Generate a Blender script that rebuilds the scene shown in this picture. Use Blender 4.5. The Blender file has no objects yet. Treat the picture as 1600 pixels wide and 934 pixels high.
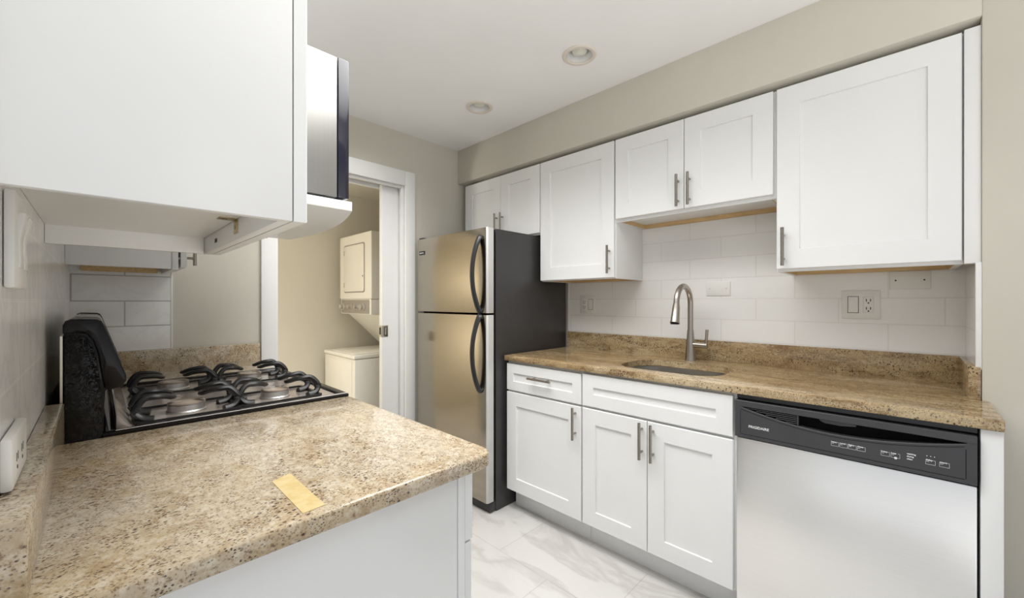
import bpy, bmesh, math, random
from mathutils import Vector, Matrix
random.seed(7)
S = bpy.context.scene
COL = S.collection

# ---------------------------------------------------------------- camera, world, light, exposure
F_PX = 631.8
cam_d = bpy.data.cameras.new('camera')
cam = bpy.data.objects.new('camera', cam_d); COL.objects.link(cam)
cam.location = (0, 0, 1.205)
cam.rotation_euler = (math.pi/2, 0, -math.radians(45.725))
cam_d.sensor_width = 36; cam_d.lens = 36*F_PX/1600
cam_d.shift_y = 3.5/1600; cam_d.clip_start = 0.02
S.camera = cam

W = bpy.data.worlds.new('World'); S.world = W; W.use_nodes = True
bg = W.node_tree.nodes['Background']
_t = W.node_tree.nodes.new('ShaderNodeTexCoord'); _s = W.node_tree.nodes.new('ShaderNodeSeparateXYZ'); _r = W.node_tree.nodes.new('ShaderNodeValToRGB')
W.node_tree.links.new(_t.outputs['Generated'], _s.inputs[0])
_m = W.node_tree.nodes.new('ShaderNodeMapRange'); _m.inputs[1].default_value = -1; _m.inputs[2].default_value = 1
W.node_tree.links.new(_s.outputs[2], _m.inputs[0]); W.node_tree.links.new(_m.outputs[0], _r.inputs[0])
_r.color_ramp.elements[0].position = 0.40; _r.color_ramp.elements[0].color = (1.0, 0.99, 0.97, 1)      # brighter lower half, added as fill from below
_r.color_ramp.elements[1].position = 0.56; _r.color_ramp.elements[1].color = (0.36, 0.375, 0.40, 1)    # sky
W.node_tree.links.new(_r.outputs[0], bg.inputs[0]); bg.inputs[1].default_value = 0.70

ZL = 2.345
def area(name, loc, rot, sx, sy, power, col=(1, 1, 1)):
    l = bpy.data.lights.new(name, 'AREA'); l.shape = 'RECTANGLE'; l.size = sx; l.size_y = sy
    l.energy = power; l.color = col
    o = bpy.data.objects.new(name, l); COL.objects.link(o); o.location = loc; o.rotation_euler = rot
    return o
# the dining side behind and left of the camera is open to broad daylight (world)
cb = area('ceiling_fill', (0.88, 1.20, ZL), (0, 0, 0), 0.8, 1.9, 18, (1.0, 0.99, 0.97)); cb.data.spread = math.radians(132)  # unseen fill light added under the ceiling to brighten the deep kitchen
area('uplight_fill', (0.55, -0.75, 1.15), (math.pi, 0, 0), 0.7, 0.7, 6, (1.0, 0.985, 0.96))  # unseen fill light added behind the camera, aimed up to lift the ceiling

S.view_settings.view_transform = 'Standard'; S.view_settings.look = 'None'
S.view_settings.gamma = 1.0; S.view_settings.use_curve_mapping = False
S.view_settings.exposure = 0.79

# ---------------------------------------------------------------- materials
def mat(name):
    m = bpy.data.materials.new(name); m.use_nodes = True
    nt = m.node_tree; return m, nt, nt.nodes['Principled BSDF']
def N(nt, t, **kw):
    n = nt.nodes.new(t)
    for k, v in kw.items():
        if k in n.inputs: n.inputs[k].default_value = v
        else: setattr(n, k, v)
    return n
def ramp(nt, fac, stops):
    r = nt.nodes.new('ShaderNodeValToRGB'); e = r.color_ramp.elements
    e[0].position, e[0].color = stops[0][0], (*stops[0][1], 1)
    e[1].position, e[1].color = stops[-1][0], (*stops[-1][1], 1)
    for p, c in stops[1:-1]:
        x = e.new(p); x.color = (*c, 1)
    nt.links.new(fac, r.inputs[0]); return r.outputs[0]
def mixc(nt, fac, a, b, blend='MIX'):
    m = nt.nodes.new('ShaderNodeMix'); m.data_type = 'RGBA'; m.blend_type = blend
    for s, v in ((m.inputs[0], fac), (m.inputs[6], a), (m.inputs[7], b)):
        if hasattr(v, 'links'): nt.links.new(v, s)
        else: s.default_value = (*v, 1) if isinstance(v, tuple) else v
    return m.outputs[2]
def coords(nt, scale=(1, 1, 1), loc=(0, 0, 0), rot=(0, 0, 0)):
    t = N(nt, 'ShaderNodeTexCoord'); m = N(nt, 'ShaderNodeMapping')
    m.inputs['Scale'].default_value = scale; m.inputs['Location'].default_value = loc
    m.inputs['Rotation'].default_value = rot
    nt.links.new(t.outputs['Object'], m.inputs[0]); return m.outputs[0]
def noise(nt, vec, scale, detail=4, rough=0.55, dist=0.0):
    n = N(nt, 'ShaderNodeTexNoise'); n.inputs['Scale'].default_value = scale
    n.inputs['Detail'].default_value = detail; n.inputs['Roughness'].default_value = rough
    n.inputs['Distortion'].default_value = dist
    nt.links.new(vec, n.inputs['Vector']); return n.outputs['Fac']
def bump(nt, b, h, strength, dist=0.002):
    n = N(nt, 'ShaderNodeBump'); n.inputs['Strength'].default_value = strength
    n.inputs['Distance'].default_value = dist
    nt.links.new(h, n.inputs['Height']); nt.links.new(n.outputs[0], b.inputs['Normal'])
def simple(name, col, rough=0.5, metal=0.0, var=0.03, vscale=12, bmp=0.0, bscale=300, spec=0.5, coat=0.0):
    m, nt, b = mat(name); v = coords(nt)
    n = noise(nt, v, vscale, 3)
    lo = tuple(max(0, c*(1-var)) for c in col); hi = tuple(min(1, c*(1+var)) for c in col)
    nt.links.new(ramp(nt, n, [(0.3, lo), (0.7, hi)]), b.inputs['Base Color'])
    b.inputs['Roughness'].default_value = rough; b.inputs['Metallic'].default_value = metal
    b.inputs['Specular IOR Level'].default_value = spec
    if coat: b.inputs['Coat Weight'].default_value = coat; b.inputs['Coat Roughness'].default_value = 0.08
    if bmp: bump(nt, b, noise(nt, v, bscale, 2), bmp, 0.001)
    return m
def steel(name, col, rough, axis_scale, lo=0.9, hi=1.05):
    m, nt, b = mat(name); v = coords(nt, axis_scale)
    n = noise(nt, v, 1.0, 3, 0.6)
    c1 = tuple(c*lo for c in col); c2 = tuple(min(1, c*hi) for c in col)
    nt.links.new(ramp(nt, n, [(0.3, c1), (0.7, c2)]), b.inputs['Base Color'])
    b.inputs['Metallic'].default_value = 1.0; b.inputs['Roughness'].default_value = rough
    bump(nt, b, n, 0.04, 0.0006)
    return m
def granite(name, stretch, warm):
    m, nt, b = mat(name); v = coords(nt); vs = coords(nt, stretch, rot=(0, 0, 0.35))
    big = noise(nt, vs, 3.0, 5, 0.6, 0.8)
    mid = noise(nt, vs, 17, 6, 0.7, 0.6)
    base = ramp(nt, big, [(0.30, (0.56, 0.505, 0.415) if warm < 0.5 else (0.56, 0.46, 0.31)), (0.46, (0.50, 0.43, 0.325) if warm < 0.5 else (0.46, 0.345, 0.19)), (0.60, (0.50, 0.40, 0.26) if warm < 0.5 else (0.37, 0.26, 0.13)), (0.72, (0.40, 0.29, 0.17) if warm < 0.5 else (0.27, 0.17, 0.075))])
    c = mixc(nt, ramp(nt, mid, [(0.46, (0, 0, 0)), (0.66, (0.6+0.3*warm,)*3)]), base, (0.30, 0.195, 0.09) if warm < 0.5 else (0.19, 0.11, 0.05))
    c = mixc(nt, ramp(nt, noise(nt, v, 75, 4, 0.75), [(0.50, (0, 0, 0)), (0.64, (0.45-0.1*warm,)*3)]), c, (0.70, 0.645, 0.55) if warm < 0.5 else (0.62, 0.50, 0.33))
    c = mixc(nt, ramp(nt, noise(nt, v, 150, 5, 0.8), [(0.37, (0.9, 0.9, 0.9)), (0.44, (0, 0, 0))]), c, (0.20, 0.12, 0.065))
    for sc, r0, r1, g0, g1 in ((95-25*warm, 0.20, 0.36+0.04*warm, 0.50-0.04*warm, 0.58), (210-60*warm, 0.22, 0.40, 0.42, 0.56)):
        vo = N(nt, 'ShaderNodeTexVoronoi'); vo.inputs['Scale'].default_value = sc
        nt.links.new(coords(nt, (1, 1.7, 1.3), rot=(0, 0, 0.5)), vo.inputs['Vector'])
        spot = ramp(nt, vo.outputs['Distance'], [(r0, (1, 1, 1)), (r1, (0, 0, 0))])
        gate = ramp(nt, noise(nt, vs, sc*0.16, 5, 0.75), [(g0, (0, 0, 0)), (g1, (1, 1, 1))])
        c = mixc(nt, mixc(nt, 1.0, spot, gate, 'MULTIPLY'), c, (0.055, 0.032, 0.022))
    nt.links.new(c, b.inputs['Base Color'])
    b.inputs['Roughness'].default_value = 0.10; b.inputs['Specular IOR Level'].default_value = 0.5
    return m
def tile_mat(name, u, u0, v0, w, h, tile, grout, reflect_amt=0.0, rough=0.1):
    m, nt, b = mat(name)
    t = N(nt, 'ShaderNodeTexCoord'); s = N(nt, 'ShaderNodeSeparateXYZ'); nt.links.new(t.outputs['Object'], s.inputs[0])
    cb = N(nt, 'ShaderNodeCombineXYZ')
    def sub(sock, k):
        q = N(nt, 'ShaderNodeMath', operation='SUBTRACT'); nt.links.new(sock, q.inputs[0]); q.inputs[1].default_value = k; return q.outputs[0]
    nt.links.new(sub(s.outputs[u], u0), cb.inputs[0]); nt.links.new(sub(s.outputs[2 if u != 'floor' else 1], v0), cb.inputs[1])
    br = N(nt, 'ShaderNodeTexBrick'); nt.links.new(cb.outputs[0], br.inputs['Vector'])
    for k, x in (('Scale', 1.0), ('Mortar Size', 0.0026), ('Mortar Smooth', 0.15), ('Brick Width', w), ('Row Height', h), ('Bias', 0.0)):
        br.inputs[k].default_value = x
    br.inputs['Color1'].default_value = (*tile, 1); br.inputs['Color2'].default_value = (*[c*0.97 for c in tile], 1)
    br.inputs['Mortar'].default_value = (*grout, 1)
    c = br.outputs['Color']
    v = coords(nt)
    if reflect_amt:  # soft grey streaks painted in for reflections on the glossy tile
        reflect_streaks = ramp(nt, noise(nt, coords(nt, (1, 1, 1), rot=(0.4, 0.5, 0.6)), 4.5, 7, 0.62, 1.4), [(0.44, (1, 1, 1)), (0.5, (1-reflect_amt,)*3), (0.56, (1, 1, 1))])
        c = mixc(nt, 1.0, c, reflect_streaks, 'MULTIPLY')
    nt.links.new(c, b.inputs['Base Color']); b.inputs['Roughness'].default_value = rough
    hsum = N(nt, 'ShaderNodeMath', operation='MULTIPLY_ADD'); nt.links.new(br.outputs['Fac'], hsum.inputs[0]); hsum.inputs[1].default_value = -1.0
    wav = N(nt, 'ShaderNodeMath', operation='MULTIPLY'); nt.links.new(noise(nt, v, 7, 2), wav.inputs[0]); wav.inputs[1].default_value = 0.5; nt.links.new(wav.outputs[0], hsum.inputs[2])
    bump(nt, b, hsum.outputs[0], 0.25, 0.002)
    return m
def floor_mat():
    m, nt, b = mat('marble_floor_tile')
    # planks run along y, 0.34 wide, joints staggered by half
    t = N(nt, 'ShaderNodeTexCoord'); sp = N(nt, 'ShaderNodeSeparateXYZ'); nt.links.new(t.outputs['Object'], sp.inputs[0])
    mp = N(nt, 'ShaderNodeCombineXYZ')
    for src, k, dst in ((1, -0.82+5.9, 0), (0, -1.70+3.4, 1)):
        q = N(nt, 'ShaderNodeMath', operation='ADD'); nt.links.new(sp.outputs[src], q.inputs[0]); q.inputs[1].default_value = k; nt.links.new(q.outputs[0], mp.inputs[dst])
    br = N(nt, 'ShaderNodeTexBrick'); nt.links.new(mp.outputs[0], br.inputs['Vector'])
    for k, x in (('Scale', 1.0), ('Mortar Size', 0.0018), ('Mortar Smooth', 0.2), ('Brick Width', 0.59), ('Row Height', 0.34), ('Bias', 0.0)):
        br.inputs[k].default_value = x
    br.inputs['Color1'].default_value = (0.66, 0.65, 0.635, 1); br.inputs['Color2'].default_value = (0.635, 0.622, 0.605, 1)
    br.inputs['Mortar'].default_value = (0.52, 0.50, 0.47, 1)
    v1 = ramp(nt, noise(nt, coords(nt, (2.2, 0.8, 1), rot=(0, 0, 0.6)), 1.7, 7, 0.58, 0.7), [(0.43, (1, 1, 1)), (0.495, (0.83, 0.82, 0.81)), (0.55, (1, 1, 1))])
    v2 = ramp(nt, noise(nt, coords(nt, (1, 1, 1)), 1.4, 5, 0.55, 0.3), [(0.35, (0.93, 0.925, 0.92)), (0.65, (1.0, 1.0, 1.0))])
    c = mixc(nt, 1.0, br.outputs['Color'], v1, 'MULTIPLY'); c = mixc(nt, 1.0, c, v2, 'MULTIPLY')
    nt.links.new(c, b.inputs['Base Color']); b.inputs['Roughness'].default_value = 0.22
    bump(nt, b, br.outputs['Fac'], -0.2, 0.002)
    return m
def wrinkled_black():
    m, nt, b = mat('pebbled_black_enamel'); v = coords(nt)
    b.inputs['Roughness'].default_value = 0.24; b.inputs['Specular IOR Level'].default_value = 0.4
    w = ramp(nt, noise(nt, v, 105, 2, 0.5, 2.0), [(0.44, (0, 0, 0)), (0.5, (1, 1, 1)), (0.56, (0, 0, 0))])
    nt.links.new(ramp(nt, noise(nt, v, 90, 3), [(0.3, (0.006, 0.0055, 0.0055)), (0.7, (0.014, 0.012, 0.012))]), b.inputs['Base Color'])
    bump(nt, b, w, 1.0, 0.005)
    return m
def wood_mat(name, a, c):
    m, nt, b = mat(name); v = coords(nt, (30, 3, 30))
    nt.links.new(ramp(nt, noise(nt, v, 4, 6, 0.6, 0.4), [(0.3, a), (0.7, c)]), b.inputs['Base Color'])
    b.inputs['Roughness'].default_value = 0.6
    return m

M = dict(
    wall=simple('beige_wall_paint', (0.61, 0.58, 0.505), 0.7, var=0.02, vscale=4, bmp=0.04),
    ceiling=simple('ceiling_paint', (0.92, 0.92, 0.915), 0.8, var=0.015, vscale=3),
    laundry=simple('laundry_wall_paint', (0.66, 0.62, 0.53), 0.75, var=0.02, vscale=3),
    white=simple('white_cabinet_paint', (0.82, 0.825, 0.82), 0.32, var=0.008, vscale=6),
    trim=simple('white_trim_paint', (0.80, 0.80, 0.785), 0.35, var=0.01),
    rawwood=wood_mat('raw_plywood_edge', (0.55, 0.36, 0.16), (0.70, 0.50, 0.26)),
    granite_r=granite('granite_right', (1.7, 0.5, 1.4), 1.0),  # same stone as left, the darker browner light here put into its colours
    granite_l=granite('granite_left', (1.2, 0.7, 1.0), 0.0),
    tile_r=tile_mat('white_subway_tile_right', 1, 1.173, 1.002, 0.32, 0.108, (0.86, 0.855, 0.84), (0.77, 0.755, 0.72), 0.0),
    tile_s=tile_mat('white_subway_tile_return', 0, 2.285, 1.002, 0.32, 0.108, (0.84, 0.83, 0.81), (0.76, 0.74, 0.71), 0.0),
    tile_l=tile_mat('subway_tile_left_reflect', 1, 0.909, 0.984, 0.32, 0.111, (0.84, 0.84, 0.83), (0.90, 0.89, 0.87), 0.10, 0.22),
    tile_f=tile_mat('subway_tile_far_reflect', 0, 0.084, 0.984, 0.32, 0.111, (0.84, 0.835, 0.82), (0.46, 0.45, 0.43), 0.05),
    floor=floor_mat(),
    steel_h=steel('brushed_steel_panel', (0.97, 0.97, 0.96), 0.32, (3, 3, 240), 0.975, 1.01),
    steel_m=steel('microwave_steel', (0.42, 0.415, 0.40), 0.34, (240, 3, 3), 0.97, 1.02),
    steel_f=steel('brushed_steel_fridge', (0.385, 0.345, 0.285), 0.17, (3, 3, 260), 0.97, 1.02),
    steel_s=steel('brushed_steel_sink', (0.62, 0.61, 0.59), 0.28, (160, 6, 6)),
    nickel_f=steel('faucet_nickel', (0.47, 0.435, 0.395), 0.33, (40, 40, 300), 0.97, 1.02),
    door_edge=simple('silver_door_edge', (0.62, 0.615, 0.60), 0.4, 0.3),
    knob=simple('grey_knob', (0.42, 0.385, 0.33), 0.35),
    nickel=steel('brushed_nickel', (0.36, 0.325, 0.29), 0.24, (40, 40, 400)),
    chrome=simple('burner_aluminium', (0.82, 0.81, 0.80), 0.42, 1.0, 0.06, 40),
    cap=simple('burner_cap_enamel', (0.36, 0.29, 0.23), 0.15, 0.0, 0.05, 30, coat=0.6),
    pan=simple('cooktop_steel', (0.44, 0.385, 0.345), 0.14, 0.35, 0.04, 5),
    black=simple('black_plastic', (0.022, 0.022, 0.024), 0.32, var=0.1),
    gloss=simple('gloss_black_enamel', (0.007, 0.006, 0.007), 0.07, var=0.1, spec=0.28),
    navy=simple('microwave_door_glass', (0.010, 0.010, 0.022), 0.10, var=0.15, coat=0.5),
    darkgrey=simple('fridge_side_paint', (0.040, 0.038, 0.038), 0.36, var=0.06, bmp=0.08, bscale=500),
    console=simple('console_plastic', (0.045, 0.046, 0.050), 0.38, var=0.05),
    pocket=simple('pocket_plastic', (0.004, 0.004, 0.004), 0.8, spec=0.1),
    iron=simple('cast_iron', (0.018, 0.018, 0.0185), 0.40, var=0.15, vscale=60, bmp=0.1, bscale=700),
    wrinkle=wrinkled_black(),
    ink=simple('white_print', (0.80, 0.80, 0.80), 0.5),
    badge=simple('black_badge', (0.02, 0.02, 0.02), 0.3),
    cream=simple('almond_enamel', (0.78, 0.755, 0.68), 0.30, var=0.01),
    creampanel=simple('laundry_control_trim', (0.36, 0.33, 0.285), 0.35, 0.3, 0.05, 30),
    brass=simple('brass_hardware', (0.55, 0.45, 0.27), 0.35, 1.0, 0.08, 60),
    satin=simple('satin_nickel_latch', (0.62, 0.58, 0.49), 0.32, 1.0, 0.06, 60),
    plate=simple('white_switch_plate', (0.80, 0.79, 0.76), 0.35, var=0.01),
    slot=simple('dark_slot', (0.02, 0.018, 0.016), 0.6),
    brown=wood_mat('dark_brown_wood', (0.10, 0.035, 0.015), (0.20, 0.08, 0.035)),
    bulb=simple('frosted_bulb_glass', (0.74, 0.74, 0.66), 0.25, var=0.02),
    ring=simple('light_trim_ring', (0.74, 0.68, 0.61), 0.5, var=0.02),
    grout=simple('caulk_bead', (0.80, 0.78, 0.74), 0.5),
    grey=simple('grey_edge_trim', (0.80, 0.80, 0.78), 0.4),
)
def thin_strip():  # thin translucent yellow strip on the left counter
    m, nt, b = mat('yellow_translucent'); v = coords(nt)
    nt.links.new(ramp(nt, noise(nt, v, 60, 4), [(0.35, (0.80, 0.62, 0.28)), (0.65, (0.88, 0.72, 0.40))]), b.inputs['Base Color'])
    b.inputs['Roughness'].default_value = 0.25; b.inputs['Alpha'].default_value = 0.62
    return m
M['thin_strip'] = thin_strip()

# ---------------------------------------------------------------- builders
ORG = {}                                   # world origin of every object made, for parenting
class MB:
    def __init__(s): s.b = bmesh.new()
    def box(s, x0, x1, y0, y1, z0, z1, bev=0.0, seg=2):
        r = bmesh.ops.create_cube(s.b, size=1)['verts']
        c = Vector(((x0+x1)/2, (y0+y1)/2, (z0+z1)/2)); d = Vector((abs(x1-x0), abs(y1-y0), abs(z1-z0)))
        for v in r: v.co = Vector((v.co.x*d.x, v.co.y*d.y, v.co.z*d.z)) + c
        if bev:
            e = {e for v in r for e in v.link_edges}
            bmesh.ops.bevel(s.b, geom=list(e), offset=min(bev, min(d)*0.45), segments=seg, affect='EDGES', profile=0.5)
        return s
    def prism(s, poly, fn, a, b, bev=0.0, seg=2):
        """poly: list of (p,q); fn(p,q,t) -> xyz; extruded from t=a to t=b"""
        A = [s.b.verts.new(fn(p, q, a)) for p, q in poly]; B = [s.b.verts.new(fn(p, q, b)) for p, q in poly]
        n = len(poly); fs = [s.b.faces.new(A), s.b.faces.new(B[::-1])]
        for i in range(n): fs.append(s.b.faces.new((A[i], B[i], B[(i+1) % n], A[(i+1) % n])))
        bmesh.ops.recalc_face_normals(s.b, faces=fs)
        if bev:
            e = {e for f in fs[:2] for e in f.edges}
            bmesh.ops.bevel(s.b, geom=list(e), offset=bev, segments=seg, affect='EDGES', profile=0.5)
        return s
    def rings(s, loops, cap0=True, cap1=True, closed=True):
        L = [[s.b.verts.new(p) for p in lp] for lp in loops]; n = len(L[0]); fs = []
        for i in range(len(L)-1):
            for j in range(n if closed else n-1):
                fs.append(s.b.faces.new((L[i][j], L[i][(j+1) % n], L[i+1][(j+1) % n], L[i+1][j])))
        if cap0: fs.append(s.b.faces.new(L[0][::-1]))
        if cap1: fs.append(s.b.faces.new(L[-1]))
        bmesh.ops.recalc_face_normals(s.b, faces=fs)
        return s
    def lathe(s, prof, c, axis='z', n=32, cap0=True, cap1=True):
        loops = []
        for r, h in prof:
            lp = []
            for k in range(n):
                a = 2*math.pi*k/n; p, q = r*math.cos(a), r*math.sin(a)
                lp.append((c[0]+p, c[1]+q, c[2]+h) if axis == 'z' else (c[0]+h, c[1]+p, c[2]+q) if axis == 'x' else (c[0]+p, c[1]+h, c[2]+q))
            loops.append(lp)
        return s.rings(loops, cap0, cap1)
    def sweep(s, path, sec, up=(0, 0, 1), cap=True):
        """sec(i,t) -> list of (side, up) offsets, swept along path"""
        P = [Vector(p) for p in path]; n = len(P); loops = []
        for i in range(n):
            t = (P[min(i+1, n-1)]-P[max(i-1, 0)]).normalized()
            u0 = Vector(up); sd = t.cross(u0)
            if sd.length < 1e-4: sd = t.cross(Vector((0.3, 1, 0)))
            sd.normalize(); u = sd.cross(t).normalized()
            loops.append([tuple(P[i]+sd*a+u*b) for a, b in sec(i, i/(n-1))])
        return s.rings(loops, cap, cap)
    def tube(s, path, r, n=14, up=(0, 0, 1)):
        rr = r if callable(r) else (lambda t: r)
        return s.sweep(path, lambda i, t: [(rr(t)*math.cos(2*math.pi*k/n), rr(t)*math.sin(2*math.pi*k/n)) for k in range(n)], up)
    def bar(s, path, w, h, up=(0, 0, 1)):
        return s.sweep(path, lambda i, t: [(-(w(t))/2, -(h(t))/2), ((w(t))/2, -(h(t))/2), ((w(t))/2, (h(t))/2), (-(w(t))/2, (h(t))/2)], up)
    def shaker(s, fn, u0, u1, v0, v1, t, rail, depth=0.007, slope=0.0018, c=0.002):
        def lp(i, n): return [fn(u0+i, v0+i, n), fn(u1-i, v0+i, n), fn(u1-i, v1-i, n), fn(u0+i, v1-i, n)]
        if not rail:
            return s.rings([lp(0, 0), lp(0, t-c), lp(c, t)])
        return s.rings([lp(0, 0), lp(0, t-c), lp(c, t), lp(rail, t), lp(rail+slope, t-depth)])
    def build(s, name, material, parent=None, sharp=35):
        org = ORG[parent.name] if parent else Vector((0, 0, 0))
        me = bpy.data.meshes.new(name)
        for v in s.b.verts: v.co -= org
        s.b.normal_update(); s.b.to_mesh(me); s.b.free()
        me.shade_smooth(); me.set_sharp_from_angle(angle=math.radians(sharp))
        me.materials.append(M[material])
        o = bpy.data.objects.new(name, me); COL.objects.link(o)
        if parent: o.parent = parent
        ORG[o.name] = org.copy()
        return o
def thing(name, label, cat, loc, group=None):
    o = bpy.data.objects.new(name, None); COL.objects.link(o); o.location = loc; o.empty_display_size = 0.05
    o['label'] = label; o['category'] = cat
    if group: o['group'] = group
    ORG[o.name] = Vector(loc); return o
def tag(o, label, cat, group=None):
    o['label'] = label; o['category'] = cat
    if group: o['group'] = group
    return o
def struct(o): o['kind'] = 'structure'; return o
def text_mesh(txt, size, depth=0.0004, bold=0.0):
    cu = bpy.data.curves.new('t', 'FONT'); cu.body = txt; cu.size = size; cu.extrude = depth; cu.offset = bold
    cu.resolution_u = 3
    ob = bpy.data.objects.new('t', cu); COL.objects.link(ob)
    bpy.context.view_layer.update()
    me = bpy.data.meshes.new_from_object(ob.evaluated_get(bpy.context.evaluated_depsgraph_get()))
    bpy.data.objects.remove(ob); bpy.data.curves.remove(cu); return me
def add_text(mb, txt, size, fn, bold=0.0, width=None):
    me = text_mesh(txt, size, bold=bold); xs = [v.co.x for v in me.vertices]
    if not xs: return
    k = width/(max(xs)-min(xs)) if width else 1.0; x0 = min(xs)
    vs = [mb.b.verts.new(fn((v.co.x-x0)*k, v.co.y, v.co.z)) for v in me.vertices]
    for p in me.polygons:
        try: mb.b.faces.new([vs[i] for i in p.vertices])
        except ValueError: pass
    bpy.data.meshes.remove(me)
def smoothpath(pts, n=8):
    P = [Vector(p) for p in pts]; out = []
    for i in range(len(P)-1):
        p0, p1, p2, p3 = P[max(i-1, 0)], P[i], P[i+1], P[min(i+2, len(P)-1)]
        for k in range(n):
            t = k/n
            out.append(0.5*((2*p1)+(p2-p0)*t+(2*p0-5*p1+4*p2-p3)*t*t+(3*p1-p0-3*p2+p3)*t**3))
    out.append(P[-1]); return out

# ---------------------------------------------------------------- the room
ZC = 2.354; YF = 2.46; XR = 2.285; XL = -0.0845
CT = 0.894                                            # counter top height
struct(MB().box(-1.2, 2.6, -0.9, 3.75, -0.05, 0).build('floor', 'floor'))
struct(MB().box(-1.2, 2.6, -0.9, YF+0.14, ZC, ZC+0.05).build('ceiling', 'ceiling'))
wr = struct(MB().box(XR, 2.6, -0.17, 3.75, 0, ZC).build('wall_right', 'wall'))
wrt = struct(MB().box(1.935, 2.6, -0.9, -0.17, 0, ZC, 0.004).build('wall_return', 'wall'))
struct(MB().box(1.928, XR, -0.17, YF, 2.098, ZC, 0.003).build('trim_soffit', 'wall'))
struct(MB().box(-0.20, XL, 0.655, YF, 0, ZC, 0.002).build('wall_left', 'wall'))
wf = MB()
wf.box(-1.2, 0.672, YF, YF+0.12, 0, ZC)
for a, b in ((YF, YF+0.034), (YF+0.086, YF+0.12)):
    wf.box(1.472, XR, a, b, 0, ZC); wf.box(0.672, 1.472, a, b, 1.992, ZC)
struct(wf.build('wall_far', 'wall'))
# tiles
def child_struct(o): return o
MB().box(2.277, XR, -0.1588, 1.668, 0.990, 2.07).build('tile_backsplash', 'tile_r', wr)
MB().box(1.952, 2.2769, -0.17, -0.1586, 0.990, 1.40).build('tile_return', 'tile_s', wrt)
MB().box(1.938, 1.952, -0.17, -0.157, 0.990, 1.328, 0.001).build('tile_edge_trim', 'grey', wrt)
MB().box(2.277, XR, 1.668, 1.680, 0.990, 1.40, 0.001).build('tile_end_trim', 'grey', wr)
wl = bpy.data.objects['wall_left']
MB().box(XL, XL+0.006, 0.657, YF-0.006, 0.975, 1.56).build('tile_backsplash', 'tile_l', wl)
wfo = bpy.data.objects['wall_far']
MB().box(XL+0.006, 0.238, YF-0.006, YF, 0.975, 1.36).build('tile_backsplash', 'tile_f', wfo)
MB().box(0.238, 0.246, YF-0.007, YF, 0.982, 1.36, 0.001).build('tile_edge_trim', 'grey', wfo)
# doorway casing, stop and pocket door
dc = MB()
dc.box(1.467, 1.542, YF-0.018, YF, 0, 2.092, 0.003).box(0.606, 0.679, YF-0.018, YF, 0, 2.092, 0.003).box(0.679, 1.467, YF-0.018, YF, 1.992, 2.092, 0.003)
struct(dc.build('trim_doorway', 'trim'))
struct(MB().box(1.444, 1.471, YF+0.002, YF+0.033, 0, 1.992, 0.002).box(0.672, 0.69, YF+0.0, YF+0.12, 0, 1.992, 0.002).box(0.69, 1.444, YF+0.004, YF+0.03, 1.976, 1.992, 0.001)
       .box(0.69, 1.444, YF+0.09, YF+0.118, 1.968, 1.992, 0.001).build('trim_jamb', 'trim'))
pd = struct(MB().box(1.324, 1.99, YF+0.042, YF+0.078, 0.012, 1.985, 0.002).build('door_1', 'trim'))
MB().box(1.321, 1.368, YF+0.0395, YF+0.0415, 0.967, 1.043, 0.0009).box(1.3215, 1.3236, YF+0.0395, YF+0.078, 0.967, 1.043).build('latch_plate', 'satin', pd)
MB().box(1.338, 1.361, YF+0.0375, YF+0.0393, 0.975, 1.034).build('latch_recess', 'slot', pd)
MB().box(1.341, 1.358, YF+0.0355, YF+0.0374, 0.979, 1.030, 0.0006).build('latch_pull', 'satin', pd)
MB().box(1.3195, 1.3213, YF+0.05, YF+0.068, 0.982, 1.03).build('latch_slot', 'slot', pd)
# laundry closet beyond the doorway
YB = 3.62
struct(MB().box(-0.6, 2.6, YB, YB+0.1, 0, ZC).build('wall_laundry_back', 'laundry'))
struct(MB().box(-0.7, -0.6, YF+0.12, YB+0.1, 0, ZC).build('wall_laundry_side', 'laundry'))
struct(MB().box(-0.6, XR, YF+0.14, YB, 2.163, 2.2).build('ceiling_laundry', 'laundry'))
lp = bpy.data.lights.new('laundry_lamp', 'POINT'); lp.energy = 18; lp.color = (1.0, 0.95, 0.86); lp.shadow_soft_size = 0.12
lo = bpy.data.objects.new('laundry_lamp', lp); COL.objects.link(lo); lo.location = (-0.30, 3.0, 1.25)

# ---------------------------------------------------------------- generic kitchen parts
RX = lambda x: (lambda u, v, n: (x-n, u, v))          # faces -x, u along +y
LX = lambda x: (lambda u, v, n: (x+n, u, v))          # faces +x
def bar_pull(parent, x, y, z, length, sgn, vertical=True, stand=0.029, r=0.0064):
    m = MB(); h = length/2; px = x+sgn*stand
    a, b = ((px, y, z-h), (px, y, z+h)) if vertical else ((px, y-h, z), (px, y+h, z))
    m.tube([a, b], r, 14, up=(1, 0, 0))
    for k in (-0.62, 0.62):
        q = (y, z+k*h) if vertical else (y+k*h, z)
        m.tube([(x, q[0], q[1]), (px, q[0], q[1])], r*0.8, 10)
    return m.build('handle', 'nickel', parent)

XD = 1.655                                            # base door faces
XB = 1.675                                            # base boxes front
def base_body(y0, y1, root, top=0.862):
    m = MB()
    m.box(XB, 2.262, y0, y0+0.016, 0.118, top); m.box(XB, 2.262, y1-0.016, y1, 0.118, top)
    m.box(XB, 2.262, y0+0.016, y1-0.016, 0.118, 0.136); m.box(2.25, 2.262, y0+0.016, y1-0.016, 0.136, top)
    m.box(XB, XB+0.02, y0+0.016, y1-0.016, 0.835, top); m.box(XB, XB+0.02, y0+0.016, y1-0.016, 0.66, 0.71)
    m.build('cabinet_box', 'white', root)
    MB().box(1.737, 1.752, y0, y1, 0.0, 0.118).build('toe_kick', 'white', root)

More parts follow.
